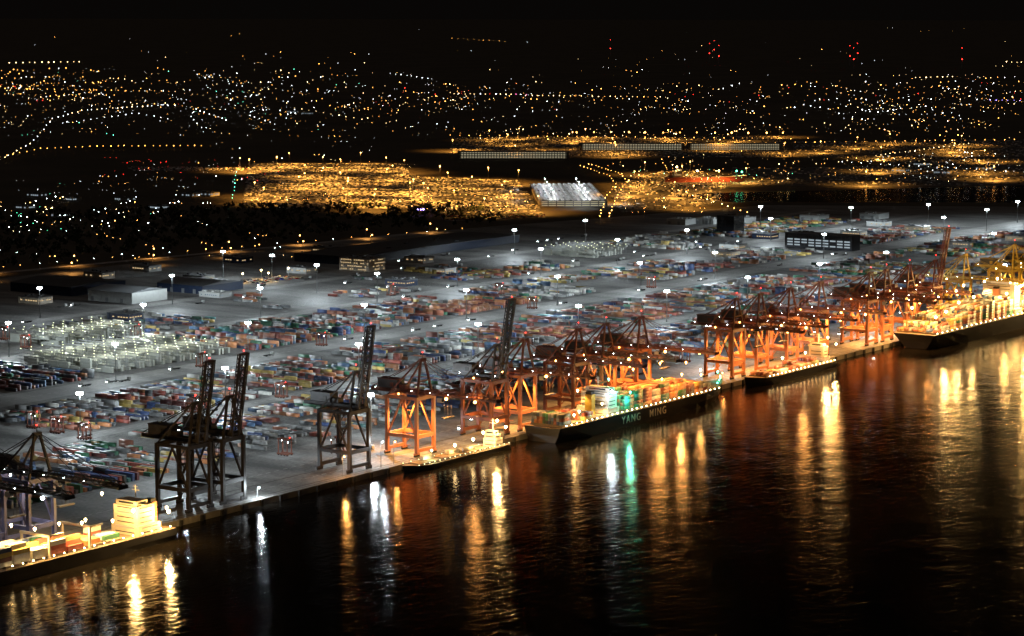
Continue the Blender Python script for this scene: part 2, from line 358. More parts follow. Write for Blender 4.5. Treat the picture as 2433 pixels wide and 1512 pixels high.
# S2 feeder
s2=ship('feeder_barge','low flat-decked feeder vessel with bright aft deckhouse at quay',1312,1434,15,3.5,'hull',-1,sternw=.9,flare=.8,sheer=2)
superstructure(s2,14,0,3.5,9,11,4,'white',fdir=-1,funnel='steel_dark')
for x in range(32,105,14): hatch(s2,x,3.5,11,12)
for x in(46,60,88): bay(s2,-1,x,12,4.9,1.2,WHT,.8)
deck_lamps(s2,[(k,7.2,5) for k in range(4,118,6)],'ey',.4); deck_lamps(s2,[(k,-6.8,5) for k in range(4,118,9)],'ey',.35)
for p,e,P,dn in(((22,9.5,24),'eg',110000,False),((7,6.5,17),'eg',20000,True),((26,0,15),'eg',26000,True),((44,4,13),'eg',16000,True),((66,4,12),'eg',14000,True),((92,3,12),'ey',12000,True)): gl(s2,p,GOLD if e=='eg' else (.95,1,.5),P,.5,e,1.,dn)
# S3 long container ship with lettering
s3=ship('container_ship','black container ship with stacked containers and white hull lettering',1470,1735,33,11,'hull',1,sternw=.96,flare=.6,sheer=3)
superstructure(s3,76,0,11,16,28,7,'white',fdir=-1,funnel='steel_yel')
for x in range(12,60,15): hatch(s3,x,11,28)
for x in range(100,226,14): hatch(s3,x,11,28)
bay(s3,1,12,31,12.5,3.6,DARK,.5); bay(s3,1,28,31,12.5,1.3,REDS,1.6); bay(s3,1,42,31,12.5,2.6,REDS,1.6)
for x,t_ in((100,4.6),(113,5.),(126,5.2),(139,5.4),(152,5.4),(165,5.2),(178,4.9),(191,4.4),(204,3.6),(217,2.6)): bay(s3,1,x,31,12.5,t_,[20,30,18,2,1,3,2,5,6,4,1,1] if x>120 else [4,4,4,2,2,3,1,30,2,2,2,10],.7)
deck_lamps(s3,[(k,-16.3,12.4) for k in range(8,238,7)],'eg',.45)
deck_lamps(s3,[(242,-9,14.5),(250,-6,15.5),(257,-3,16),(262,0,17)],'egr',.6)
for p,c,e,P,dn in(((60,-14,22),GOLD,'eg',34000,True),((60,8,30),GOLD,'eg',34000,True),((92,-19,27),(.12,1,.6),'egr',26000,False),((88,-2,36),(.2,1,.6),'egr',12000,True),((66,-19,31),WHITE,'ew',16000,False),((30,-13,20),GOLD,'eg',24000,True),((14,-19,20),GOLD,'eg',5000,False),((135,-21,32),ORANGE,'eo',20000,False),((165,-21,32),ORANGE,'eo',44000,False),((195,-21,28),ORANGE,'eo',12000,False),((120,-4,40),ORANGE,'eo',60000,True),((160,-4,40),ORANGE,'eo',70000,True),((200,-4,36),ORANGE,'eo',60000,True),((230,0,26),GOLD,'eg',16000,True),((258,0,21),(.2,1,.6),'egr',3500,True)): gl(s3,p,c,P,.5,e,.8,dn)
def text_mesh(body,size,mat,name):
    c=bpy.data.curves.new(name,'FONT'); c.body=body; c.size=size; c.extrude=.05; c.space_character=1.35; c.offset=.04
    o=bpy.data.objects.new(name,c); COL.objects.link(o); bpy.context.view_layer.update()
    me=bpy.data.meshes.new_from_object(o.evaluated_get(bpy.context.evaluated_depsgraph_get())); bpy.data.objects.remove(o); me.materials.clear(); me.materials.append(mat); return me
lp=pmat('white_lettering_paint',(.6,.57,.5),.5,var=.2,scale=.5)
obj('hull_lettering',text_mesh('YANG',8.2,lp,'hull_lettering'),s3,(84,-16.66,3.),0,(math.pi/2,0,0))
obj('hull_lettering',text_mesh('MING',8.2,lp,'hull_lettering'),s3,(124,-16.66,3.),0,(math.pi/2,0,0))
# S4
s4=ship('feeder_container_ship','small container feeder with aft deckhouse beside red cranes',1784,1936,20,6,'hull',-1,sternw=.92,flare=.8)
superstructure(s4,18,0,6,10,17,6,'cream',fdir=-1)
for x in range(38,132,14): hatch(s4,x,6,17)
for x,t_ in((38,2.2),(52,1.7),(66,2.4),(80,1.4),(94,2.0),(108,1.6),(122,1.2)): bay(s4,-1,x,19,7.4,t_,REDS,1)
deck_lamps(s4,[(k,9.8,7.4) for k in range(6,126,7)],'eg',.45)
for p,P,dn in(((26,13,30),80000,False),((8,12,22),40000,False),((60,9,20),34000,True),((100,8,20),34000,True)): gl(s4,p,GOLD,P,.5,'eg',.9,dn)
# S5
s5=ship('large_container_ship','very large dark container ship with bright gold-lit container stacks',2084,2445,46,14,'hull',1,sternw=.92,flare=.35,sheer=3)
superstructure(s5,200,0,14,16,40,11,'white',fdir=-1)
for x in range(14,190,14): hatch(s5,x,14,42)
for x,t_ in((14,1.5),(28,3.5),(42,5),(56,5.4),(74,5),(88,6),(102,6.5),(118,7),(132,7),(146,6.6),(160,6.8),(176,7),(226,7),(240,7),(256,7),(272,6.5)): bay(s5,1,x,45,15.5,t_,[8,14,6,3,3,8,26,5,12,4,4,2],.9)
deck_lamps(s5,[(k,-22.5,15.6) for k in range(4,250,11)],'eg',.5)
for p,P,dn in(((5,-20,31),30000,True),((6,5,38),60000,True),((12,-27,36),70000,False),((40,-27,42),40000,False),((74,-27,44),30000,False),((80,-6,48),60000,True),((110,0,50),60000,True),((150,-28,40),30000,False),((205,-31,46),600000,False),((190,-26,44),30000,True),((168,-10,52),60000,True),((40,-6,46),60000,True)): gl(s5,p,GOLD,P,.6,'eg',1.2,dn)
# ---------------------------------------------------------------- quay cranes
cache={}
def crane(x,paint,raised,out=56,lamp=None,P=0,label='',w=20,H=42,gauge=26,sc=1.,ang=81,tip=0,legp=None):
    key=(paint,raised,out,w,H,ang,legp); lg=legp or paint
    if key not in cache:
        d={}; hx=w/2
        d['leg']=MB().beam((0,0,2.4),(0,0,H),2.0,2.4).mesh('leg',lg)
        b=MB().box((0,0,1.9),(6,1.2,1.2))
        for i in(-2.4,-.8,.8,2.4): b.cyl((i,-.5,.75),(i,.5,.75),.7,8,1)
        d['bogie']=b.mesh('bogie',lg,'black')
        d['sill_beam']=MB().box((0,0,4),(w,1.6,2.2)).mesh('sill_beam',lg)
        d['portal_beam']=MB().box((0,gauge/2,14),(1.6,gauge,2.4)).mesh('portal_beam',lg)
        d['cross_beam']=MB().box((0,0,0),(w,1.8,2.6)).mesh('cross_beam',lg)
        d['brace']=MB().beam((0,1,15),(0,gauge/2,H-2),1.1).beam((0,gauge-1,15),(0,gauge/2,H-2),1.1).box((0,gauge/2,H-1),(1.5,gauge,2)).mesh('brace',lg)
        g=MB()
        for sx in(-3.2,3.2): g.box((sx,21,H+2.4),(1.2,48,2.4))
        for y in range(-2,46,6): g.box((0,y,H+2.2),(6.4,.7,1.))
        for sx in(-4.6,4.6): g.box((sx,21,H+1.4),(1.2,46,.15)); g.box((sx*1.12,21,H+2.5),(.1,46,.1))
        d['girder']=g.mesh('girder',paint)
        g=MB(); n=int(out/5)
        for sx in(-3.2,3.2):
            g.box((sx,-out/2,.0),(.9,out,1.5)); g.box((sx*.8,-out/2,2.6),(.5,out*.96,.5))
            for i in range(n):
                y0=-i*out/n; y1=-(i+1)*out/n; ym=(y0+y1)/2; g.beam((sx,y0,.5),(sx*.8,ym,2.6),.35); g.beam((sx*.8,ym,2.6),(sx,y1,.5),.35)
        for i in range(n+1): g.box((0,-i*out/n,0),(6.4,.6,.8)); g.beam((-3.2,-i*out/n,0),(3.2,-min(out,(i+1)*out/n),0),.3)
        g.box((0,-out+.6,0),(7.4,1.2,2)); g.box((4.6,-out/2,-.6),(1.1,out,.12))
        d['boom']=g.mesh('boom',paint)
        ap=(2.,68-42+H); g=MB()
        for sx in(-1,1):
            g.beam((sx*hx*.9,0,H),(sx*2,ap[0],ap[1]),1.3); g.beam((sx*hx*.9,gauge,H),(sx*2,ap[0]+1,ap[1]),1.0); g.beam((sx*3.2,44,H+4),(sx*2,ap[0],ap[1]),.5)
        g.box((0,ap[0],ap[1]),(6,2.4,1.6)).beam((-hx*.55,.6,H+11),(hx*.55,.6,H+11),.9).cyl((0,ap[0],ap[1]),(0,ap[0],ap[1]+5),.2,6)
        d['apex_frame']=g.mesh('apex_frame',paint)
        h=MB().box((0,30,H+7),(9,17,6.)).box((0,30,H+10.2),(9.6,17.6,.5),1).box((-4.6,26,H+6.5),(.3,3,3),1).box((0,18,H+5.2),(6,5,3),1); d['machinery_house']=h.mesh('machinery_house','house',paint)
        d['operator_cab']=MB().box((2,-12 if not raised else 6,H-2.2),(3,4,3)).box((2,-14.1 if not raised else 3.9,H-2.2),(2.6,.2,2),1).mesh('operator_cab','wallw','glass')
        t=MB().box((0,-20 if not raised else 12,H+.4),(6,6,1.2))
        yy=-20 if not raised else 12
        for a in(-2,2):
            for c in(-2,2): t.beam((a,yy+c,H),(a*.8,yy+c*.6,H-13),.12)
        t.box((0,yy,H-13.5),(12.2,2.4,.9)); d['trolley']=t.mesh('trolley','steel_dark')
        s=MB()
        for i in range(6): z=3+i*6.3; s.beam((hx+1.8,gauge-1+(-2.5 if i%2 else 2.5),z),(hx+1.8,gauge-1+(2.5 if i%2 else -2.5),z+6.3),1.0,.3); s.box((hx+1.8,gauge-1,z),(1.4,7,.2))
        d['stair']=s.mesh('stair',lg)
        a=math.radians(ang if raised else -.5); ca,sa=math.cos(a),math.sin(a)
        def bp(k,z=2.): return (-2-k*ca, H+2.4+k*sa+z*ca)
        g=MB()
        for sx in(-2.2,2.2):
            for k in(out*.5,out*.93):
                if raised:
                    q=bp(k*.9); g.beam((sx,ap[0],ap[1]),(sx,(ap[0]+q[0])/2-5,(ap[1]+q[1])/2-8),.35); g.beam((sx,(ap[0]+q[0])/2-5,(ap[1]+q[1])/2-8),(sx,q[0],q[1]),.35)
                else: g.beam((sx,ap[0],ap[1]),(sx,bp(k)[0],bp(k)[1]),.3)
        d['stay']=g.mesh('stay',paint)
        cache[key]=d
    d=cache[key]; hx=w/2
    t=thing('quay_crane',label,'crane',(x,5,.2),0,None,'ship-to-shore cranes along the quay'); t.scale=(sc,)*3
    for sx in(-hx,hx):
        for y in(0,gauge): 
            l=obj('leg',d['leg'],t,(sx,y,0)); obj('bogie',d['bogie'],l)
        obj('portal_beam',d['portal_beam'],t,(sx,0,0)); obj('brace',d['brace'],t,(sx,0,0))
    for y in(0,gauge): obj('sill_beam',d['sill_beam'],t,(0,y,0)); obj('cross_beam',d['cross_beam'],t,(0,y,H-1)); obj('cross_beam',d['cross_beam'],t,(0,y,14))
    for k in('girder','apex_frame','machinery_house','operator_cab','trolley','stair','stay'): obj(k,d[k],t)
    obj('boom',d['boom'],t,(0,-2,H+2.4),0,(math.radians(-ang) if raised else math.radians(.5),0,0))
    if lamp:
        lm=cache.setdefault('l'+lamp,MB().ball((0,0,0),.6).mesh('lamp',lamp)); lb=cache.setdefault('lb'+lamp,MB().ball((0,0,0),1.05).mesh('lamp',lamp))
        lw=cache.setdefault('lw',MB().ball((0,0,0),.2).mesh('lamp','ew')); lr=cache.setdefault('lr',MB().ball((0,0,0),.4).mesh('lamp','er'))
        if not raised:
            for y in(-out*.35,-out*.75): obj('lamp',lb,t,(random.choice((-4.4,4.4)),y,H+.4))
        obj('lamp',lm,t,(hx,2,12.4)); obj('lamp',lm,t,(-4.4,20,H+.4))
        for y in range(-40 if not raised else 0,44,16): obj('lamp',lw,t,(-5.2,y,H+3.6))
        obj('lamp',lr,t,(0,2,73))
        if P:
            c=ORANGE if lamp=='eo' else (GOLD if lamp=='eg' else WARM)
            k=(lamp,P)
            sd_=cache.setdefault(('s',)+k,spot('crane_spot',c,P,136,.8)); sd2=cache.setdefault(('s2',)+k,spot('crane_spot',c,P*.8,112,.8))
            light(t,(random.uniform(-4,4),random.uniform(5,16),H-3),c,0,data=sd_)
            if not raised: light(t,(0,-20,H-3),c,0,data=sd2)
            pd=cache.setdefault(('p',)+k,spot('portal_lamp',c,P*.2,146,.4)); light(t,(random.uniform(-6,6),random.uniform(6,24),random.uniform(16,26)),c,0,data=pd)
            if tip: light(t,(0,-out*.7,H-1),c,tip)
    else:
        lr=cache.setdefault('lr',MB().ball((0,0,0),.4).mesh('lamp','er')); obj('lamp',lr,t,(0,2,73))
    if raised: obj('lamp',cache['lr'],t,(0,-2-out*math.cos(math.radians(ang)),H+3+out*math.sin(math.radians(ang))+1))
RL='red lattice-boom quay crane with lowered boom under orange lights'
RR='dark quay crane with its boom raised nearly upright'
crane(988,'steel_dark',False,64,'ew',36000,'blue-legged quay crane lowered over floodlit cargo ship',w=20,legp='steel_blue')
crane(950,'steel_dark',False,60,'ew',20000,'blue-legged quay crane lowered over floodlit cargo ship',w=18,legp='steel_blue')
crane(1124,'steel_dark',True,52,None,0,RR,w=20)
crane(1156,'steel_dark',True,53,None,0,RR,w=20)
crane(1285,'steel_dark',True,57,None,0,RR,w=21)
crane(1360,'steel_dred',False,62,'eo',220000,RL,tip=16000,legp='steel_red')
crane(1451,'steel_dark',True,59,'eo',60000,'dark red quay crane with its boom raised upright',legp='steel_dred')
crane(1488,'steel_dred',False,56,'eo',200000,RL,legp='steel_red')
crane(1600,'steel_dred',False,62,'eo',140000,RL,tip=9000,legp='steel_red')
crane(1652,'steel_dred',False,66,'eo',220000,RL,legp='steel_red')
for x,p_ in((1806,150000),(1848,220000),(1903,120000),(1960,220000)): crane(x,'steel_dred',False,60,'eo',p_,RL,tip=26000 if x in(1848,1903) else 0,legp='steel_red')
crane(1560,'steel_dred',False,56,'eo',50000,RL,legp='steel_dred')
for x in(2060,2093,2143): crane(x,'steel_dred',False,62,'eo',200000,RL,tip=9000 if x>2070 else 0,legp='steel_red')
crane(2202,'steel_dred',True,57,'eo',90000,'red quay crane with boom raised beside large ship',legp='steel_red')
for x in(2272,2395,2460): crane(x,'steel_yel',False,60,'eg',150000,'yellow quay crane lowered above large container ship')
# small work lamps by the waterside legs
for x,y,z,c,e,P in((1174,-1.5,7,WHITE,'ew',26000),(1262,-1.2,14,ORANGE,'eo',18000),(1304,-1.2,18,WHITE,'ew',14000),(1318,-1.2,16,ORANGE,'eo',9000),(1770,-1.2,9,ORANGE,'eo',2500)):
    t=thing('quay_lamp','short quayside lamp post lit beside waterside crane rail','lamp post',(x,y+2.2,.2),0,None,'quayside lamp posts'); obj('pole',MB().cyl((0,0,0),(0,0,z),.15,6).beam((0,0,z),(0,-1.4,z),.15).mesh('pole','galv'),t); obj('lamp',MB().ball((0,-1.5,z),.55).mesh('lamp',e),t); light(t,(0,-2.6,z-.4),c,P,.4)
# ---------------------------------------------------------------- containers to objects
boxes=[b_ for b_ in boxes if seen(b_[0],b_[1],b_[2])]
boxes.sort(key=lambda b_:(Vector((b_[0],b_[1],b_[2]))-CAM).length)
def cont_mesh(ln,c,i):
    m=pmat('container_paint_'+CN[i].replace(' ','_'),c,.5,var=.25,scale=.6); b=MB(); w=2.44;h=2.59
    b.box((0,0,h/2),(w-.16,ln-.16,h-.1)); n=int(ln/.75)
    for k in range(n):
        y=-ln/2+.4+k*(ln-.8)/(n-1)
        for q in(-1,1): b.box((q*(w/2-.06),y,h/2),(.07,.36,h-.3))
        b.box((0,y,h-.04),(w-.3,.36,.06))
    for sx in(-1,1):
        for sy in(-1,1): b.box((sx*(w/2-.06),sy*(ln/2-.06),h/2),(.16,.16,h))
        for z in(.08,h-.08): b.box((sx*(w/2-.05),0,z),(.12,ln,.14))
    for z in(.08,h-.08):
        for sy in(-1,1): b.box((0,sy*(ln/2-.05),z),(w,.12,.14))
    for xx in(-.8,-.3,.3,.8): b.cyl((xx,-ln/2+.02,.2),(xx,-ln/2+.02,h-.2),.04,5,1)
    return b.mesh('shipping_container',m,'galv')
cm={}
for x,y,z,al,ln,c in boxes[:300]:
    if (ln,c) not in cm: cm[(ln,c)]=cont_mesh(ln,CC[c],c)
    where='stacked on ship deck' if y<0 else 'stacked in container yard'
    thing('shipping_container','%s corrugated steel shipping container %s'%(CN[c],where),'shipping container',(x,y,z),0 if al else math.pi/2,cm[(ln,c)],'stacked shipping containers')
def np_mesh(name,V,F,tint,mat):
    me=bpy.data.meshes.new(name); nv=len(V); nf=len(F); k=F.shape[1]
    me.vertices.add(nv); me.vertices.foreach_set('co',V.astype(np.float32).ravel())
    me.loops.add(nf*k); me.loops.foreach_set('vertex_index',F.astype(np.int32).ravel())
    me.polygons.add(nf); me.polygons.foreach_set('loop_start',(np.arange(nf)*k).astype(np.int32)); me.polygons.foreach_set('loop_total',np.full(nf,k,np.int32))
    a=me.attributes.new('tint','FLOAT_COLOR','FACE'); t=np.ones((nf,4),np.float32); t[:,:3]=tint; a.data.foreach_set('color',t.ravel())
    me.materials.append(mat); me.update(calc_edges=True); return me
BV=np.array([(-.5,-.5,0),(.5,-.5,0),(.5,.5,0),(-.5,.5,0),(-.5,-.5,1),(.5,-.5,1),(.5,.5,1),(-.5,.5,1)]); BF=np.array([(4,5,6,7),(0,1,5,4),(1,2,6,5),(2,3,7,6),(3,0,4,7)])
R=boxes[300:]; n=len(R); A=np.array([(b_[0],b_[1],b_[2],b_[3],b_[4],b_[5]) for b_ in R])
dims=np.where(A[:,3:4]>.5,np.c_[np.full(n,2.44),A[:,4],np.full(n,2.57)],np.c_[A[:,4],np.full(n,2.44),np.full(n,2.57)])
V=(BV[None]*dims[:,None,:]+A[:,None,:3]).reshape(-1,3); F=(BF[None]+8*np.arange(n)[:,None,None]).reshape(-1,4)
tint=np.array(CC)[A[:,5].astype(int)]*rng.uniform(.45,1.6,(n,1)); tint=np.repeat(tint,5,0)
stuff('shipping_containers',np_mesh('shipping_containers',V,F,tint,attr_mat('container_paint_mixed')),'mass of multicoloured shipping containers stacked across the yard','shipping containers')
# ---------------------------------------------------------------- reefer racks
refm=pmat('reefer_white_paint',(.34,.35,.31),.5,var=.2)
def reefer(x0,n,y0,y1,dx=13.,P=6000):
    d=batwing('reefer_light',(.95,1,.78),P,.5,-1.3,.35); Ln=y1-y0
    vs=[]
    for v_ in range(4):
        f=MB(); c=MB(); l=MB(); y=y0
        while y<=y1+.1:
            for sx in(-1.,1.): f.box((sx,y-y0,5.5),(.3,.3,11)) 
            f.box((0,y-y0,11),(2.3,.3,.3))
            if random.random()<.8: f.box((0,y-y0,11.5),(.2,.2,1.)); l.box((random.uniform(-.5,.5),y-y0,12.1),(.7,.7,.45))
            y+=13.
        for z in(2.7,5.4,8.1,11): 
            for sx in(-1.,1.): f.box((sx,Ln/2,z),(.2,Ln,.25))
        y=0
        while y+12<=Ln:
            for j in range(4):
                for sx in(-4.2,4.2):
                    if random.random()<.9-.25*j: c.box((sx,y+6.5,1.5+j*2.65),(2.44,12,2.55))
            y+=13
        vs.append((f.mesh('frame','galv'),c.mesh('reefer_container',refm),l.mesh('lamp','ey')))
    for i in range(n):
        fm,cmh,lm=vs[i%4]
        t=thing('reefer_rack','steel service rack with white reefer containers and lamps','container rack',(x0+i*dx,y0,.15),0,None,'lit reefer container racks')
        obj('frame',fm,t); obj('reefer_container',cmh,t); obj('lamp',lm,t)
        if i%2==0:
            for q in((.25,.75) if Ln>100 else (.5,)): light(t,(6.5,Ln*q,15),WHITE,0,data=d)
reefer(1525,12,462,586,13,5000); reefer(1620,9,622,687,13,5000); reefer(2600,6,660,740,14,1200)
# ---------------------------------------------------------------- straddle carriers
s=MB()
for a in(-2.3,2.3):
    for b_ in(-4,4): s.box((a,b_,6),(.6,.7,11))
    s.box((a,0,1.4),(.9,10.5,1.2)); s.box((a,0,11.7),(.7,10,.9))
for b_ in(-4,4): s.box((0,b_,12),(5.2,.8,1.))
frame=s.mesh('frame','steel_dred'); s=MB()
for a in(-2.3,2.3):
    for b_ in(-4,-1.4,1.4,4): s.cyl((a-.35,b_,.8),(a+.35,b_,.8),.8,10)
wheels=s.mesh('wheel','black'); cabm=MB().box((0,5.4,11),(1.8,1.8,2.2)).box((0,5.4,12.3),(2,2,.2)).mesh('operator_cab','wallw'); lmp=MB().ball((2.3,4.6,10),.25).ball((-2.3,-4.6,10),.25).mesh('lamp','ew'); lmr=MB().ball((0,-4.5,13),.3).mesh('warning_lamp','er')
sd=spot('carrier_light',WHITE,4000,140,.4)
for x,y in((1282,314),(1276,283),(1268,247),(1302,85),(1593,425),(1330,60),(1500,255),(1860,90),(2230,92),(1760,425),(2110,425),(2200,530),(1700,605),(2350,425),(2100,92),(1400,262),(2120,620),(1620,700),(1590,640)):
    t=thing('straddle_carrier','tall red straddle carrier with white work lights in yard','straddle carrier',(x,y,.2),random.choice((0,0,math.pi/2)),None,'straddle carriers working the yard')
    obj('frame',frame,t); obj('wheel',wheels,t); obj('operator_cab',cabm,t); obj('lamp',lmp,t); obj('warning_lamp',lmr,t)
    light(t,(0,0,10.5),WHITE,0,data=sd)
# trucks
tr=MB().box((0,3.4,1.9),(2.5,2.3,2.8)).box((0,-3,1.1),(2.3,10.5,.35),1).box((0,4.62,2.3),(2.1,.06,1.),2)
for y in(3.2,-5,-6.4,-1): 
    for a in(-1,1): tr.cyl((a-.2,y,.55),(a+.2,y,.55),.55,8,1)
tr.ball((.8,4.7,1.1),.22,3).ball((-.8,4.7,1.1),.22,3)
trm=tr.mesh('truck','wallw','black','glass','ew')
for i in range(140):
    y=random.choice((256,420,430,603,779,50,60,620,660,700,740,85,800,840)); x=random.uniform(1200,2900)
    thing('terminal_truck','white terminal tractor with flatbed trailer and headlights on','truck',(x,y+random.uniform(-4,4),.2),random.choice((math.pi/2,-math.pi/2)),trm,'terminal trucks on yard roads')
# ---------------------------------------------------------------- buildings
def building(name,label,x0,x1,y0,y1,h,wall,roof,rz=0,win=None,rows=3,wt='win',doors=0,pitch=False,over=.8):
    cx,cy=(x0+x1)/2,(y0+y1)/2; sx,sy=x1-x0,y1-y0
    t=thing(name,label,'building',(cx,cy,.1),rz)
    w=MB().box((0,0,h/2),(sx,sy,h))
    k=-sy/2+3
    while k<sy/2: w.box((-sx/2-.15,k,h/2),(.3,.4,h-.4)); k+=6
    obj('wall',w.mesh('wall',wall),t)
    r=MB()
    if pitch:
        b=len(r.v); e=over
        for x,y,z in((-sx/2-e,-sy/2-e,h),(sx/2+e,-sy/2-e,h),(sx/2+e,sy/2+e,h),(-sx/2-e,sy/2+e,h),(0,-sy/2-e,h+3.5),(0,sy/2+e,h+3.5)): r.v.append((x,y,z+.05))
        r.f+=[(0,4,5,3),(1,2,5,4),(0,1,4),(2,3,5),(0,3,2,1)]; r.m+=[0]*5
    else:
        r.box((0,0,h+.3),(sx+over,sy+over,.6))
        for i in range(5): r.box((random.uniform(-.35,.35)*sx,random.uniform(-.4,.4)*sy,h+1.4),(min(6,sx*.1+1),3,1.6))
    obj('roof',r.mesh('roof',roof),t)
    if win:
        ww,wh=win; me=MB().box((0,0,0),(.2,ww,wh)).mesh('window',wt); me2=MB().box((0,0,0),(ww,.2,wh)).mesh('window',wt)
        for i in range(rows):
            z=(i+.55)*h/rows; k=-sy/2+ww
            while k<sy/2-ww/2: 
                if random.random()<.7: obj('window',me,t,(-sx/2-.25,k,z))
                k+=ww*1.5
            k=-sx/2+ww
            while k<sx/2-ww/2:
                if random.random()<.7: obj('window',me2,t,(k,-sy/2-.2,z))
                k+=ww*1.5
    if doors:
        me=MB().box((0,0,2.5),(.3,4.,5)).mesh('loading_door','galv')
        for i in range(doors): obj('loading_door',me,t,(-sx/2-.35,-sy/2+(i+.7)*sy/doors,0))
    return t
building('warehouse','long white ribbed metal warehouse beside yard',1900,1955,800,865,12,'wallw','roofg',doors=3,pitch=True)
building('warehouse','low blue warehouse with dark roof behind white one',1915,2000,905,1000,10,'wallb','roofd',pitch=True)
building('warehouse','blue workshop hall with grey pitched roof',2012,2080,800,868,9,'wallb','roofg',doors=4,pitch=True)
building('gatehouse','small bright white gatehouse with flat canopy roof',1995,2016,760,790,5,'wallw','wallw',win=(2,1.5),rows=1)
building('office_building','four-storey office block with rows of lit windows',2303,2335,794,840,15,'cream','roofg',win=(2.2,.9),rows=4,wt='winw')
building('long_hall','very long dark blue shed with dark roof along rail yard',2350,2720,862,950,10,'walld','roofd')
bt=building('terminal_building','black rectangular terminal building with large lit glazing',2860,2885,432,530,20,'wallk','roofg')
wm_=MB().box((0,0,0),(.25,8,1.9)).mesh('window','win')
for i in range(9):
    for j in range(3): 
        if random.random()<.8: obj('window',wm_,bt,(-12.9,-43+i*10.5,5+j*3.6))
building('control_tower','dark blocky control building at edge of terminal',3005,3035,690,718,24,'wallk','roofg',win=(3,1.4),rows=5,wt='glass')
for x,y in((3080,830),(3110,800),(3150,770),(3250,700),(3330,640)):
    building('shed','low brightly lit white shed on terminal edge',x,x+34,y-16,y+16,8,'wallw','wallw',doors=2)
for x,y,w_ in((2790,560,'wallw'),(2700,520,'cream'),(2950,600,'wallb'),(3060,520,'wallw'),(3180,480,'cream'),(3300,350,'wallw'),(2420,800,'wallw'),(2200,660,'wallb'),(2330,700,'wallw'),(1840,880,'cream'),(2100,880,'wallw'),(2240,840,'wallw'),(2060,1000,'cream'),(2150,1010,'wallw'),(2290,985,'wallb'),(2450,975,'cream'),(1790,700,'wallb'),(3000,330,'wallw'),(3120,300,'cream'),(3220,560,'wallw')):
    building('workshop','small flat-roofed yard workshop with lit windows',x,x+22,y,y+30,7,w_,'roofg',win=(2.5,1.),rows=1,wt='winw')
for x,y in((480,465),(455,470),(500,468),(90,470),(170,480),(300,480),(60,500),(380,500),(150,520),(700,268),(735,272),(2150,410),(2250,415),(2350,405),(2200,395)):
    px,py=place((x-1216.5)/5800,1.812e6/(y-30)); building('factory_shed','small distant industrial shed with lit windows',px,px+22,py,py+28,6,'wallw','roofg',win=(3,1.8),rows=1,wt='win')
# amber lamps and road along the rail corridor
rl_=spot('corridor_spot',ORANGE,30000,150)
pm0=MB().cyl((0,0,0),(0,0,13),.2,6).beam((0,0,13),(2,0,13.2),.2).mesh('pole','galv'); lm0=MB().ball((2.2,0,13),.75).mesh('lamp','eo')
poly('rail_corridor_road',[(1900,1165),(2760,1048),(2760,1062),(1900,1180)],.14,roadm)
for i in range(14):
    x=1960+i*62; y=1160-(x-1900)*.136
    t=thing('corridor_lamp','amber street lamp beside road along rail corridor','street lamp',(x,y+(6 if i%2 else -60),.1),0,None,'amber lamps along rail corridor'); obj('pole',pm0,t); obj('lamp',lm0,t)
    light(t,(2.2,0,12),ORANGE,0,data=rl_)
# ---------------------------------------------------------------- far orange lit areas
OB=batwing('orange_floodlight',(1,.42,.065),130000,1.,-1.6,.3,.16,.38)
omast=MB().cyl((0,0,0),(0,0,24),.4,6,0,.25).box((0,0,24),(3.6,.5,.4)).mesh('pole','galv'); olamp=MB().ball((1.6,0,24),.7).ball((-1.6,0,24),.7).mesh('lamp','eo')
def inpoly(p,Q):
    c=False; n=len(Q)
    for i in range(n):
        x1,y1=Q[i]; x2,y2=Q[(i+1)%n]
        if (y1>p[1])!=(y2>p[1]) and p[0]<(x2-x1)*(p[1]-y1)/(y2-y1)+x1: c=not c
    return c
lotm=asphalt('car_lot_asphalt',.015,.075)
cars=[]
def lot(Q,sp,dens,z,ang,row=15.,keep=1.):
    P_=[place(*q) for q in Q]; poly('car_lot_pavement',P_,z,lotm)
    xs=[p[0] for p in P_]; ys=[p[1] for p in P_]; ca,sa=math.cos(ang),math.sin(ang); cx,cy=sum(xs)/len(xs),sum(ys)/len(ys); R_=max(max(xs)-min(xs),max(ys)-min(ys))
    i=-R_
    while i<R_:
        j=-R_
        while j<R_:
            a_,b_=i+random.uniform(-.3,.3)*sp,j+random.uniform(-.3,.3)*sp
            x,y=cx+a_*ca-b_*sa,cy+a_*sa+b_*ca
            if inpoly((x,y),P_) and random.random()<keep:
                t=thing('lot_light_mast','orange sodium light mast between rows of parked cars','light mast',(x,y,.3),ang,None,'sodium light masts over vehicle lots'); obj('pole',omast,t); obj('lamp',olamp,t); light(t,(0,0,22.5),ORANGE,0,data=OB)
            j+=sp
        i+=sp
    i=-R_; ri=0
    while i<R_:
        ri+=1
        j=-R_; f=dens*random.uniform(.1,1.3)
        while j<R_:
            if random.random()<.035: f=dens*random.choice((0,.2,.6,1,1.3))
            if random.random()<f:
                x,y=cx+i*ca-j*sa,cy+i*sa+j*ca
                if inpoly((x,y),P_): cars.append((x,y,z,ang))
            j+=2.9
        i+=5.5 if ri%2 else row
lot([(-.108,5033),(-.044,5033),(-.036,3860),(-.1105,3880)],125,.8,.2,HEAD-.1,20.)
lot([(-.044,4650),(.0023,4530),(.014,3705),(-.027,3640),(-.035,3900)],125,.75,.24,HEAD+.25,20.)
lot([(-.025,5300),(-.025,6100),(.11,6150),(.115,5250)],185,.4,.2,.3,30.,.9)
lot([(-.155,4800),(-.11,4800),(-.11,4900),(-.158,4930)],150,.5,.28,.5)
lot([(.05,4650),(.07,4900),(.09,4600),(.083,3950),(.045,3800),(.04,4200)],135,.3,.22,.5,25.,.9)
lot([(.115,5900),(.21,6000),(.21,4950),(.17,4980),(.115,5350)],205,.25,.2,.2,30.,.9)
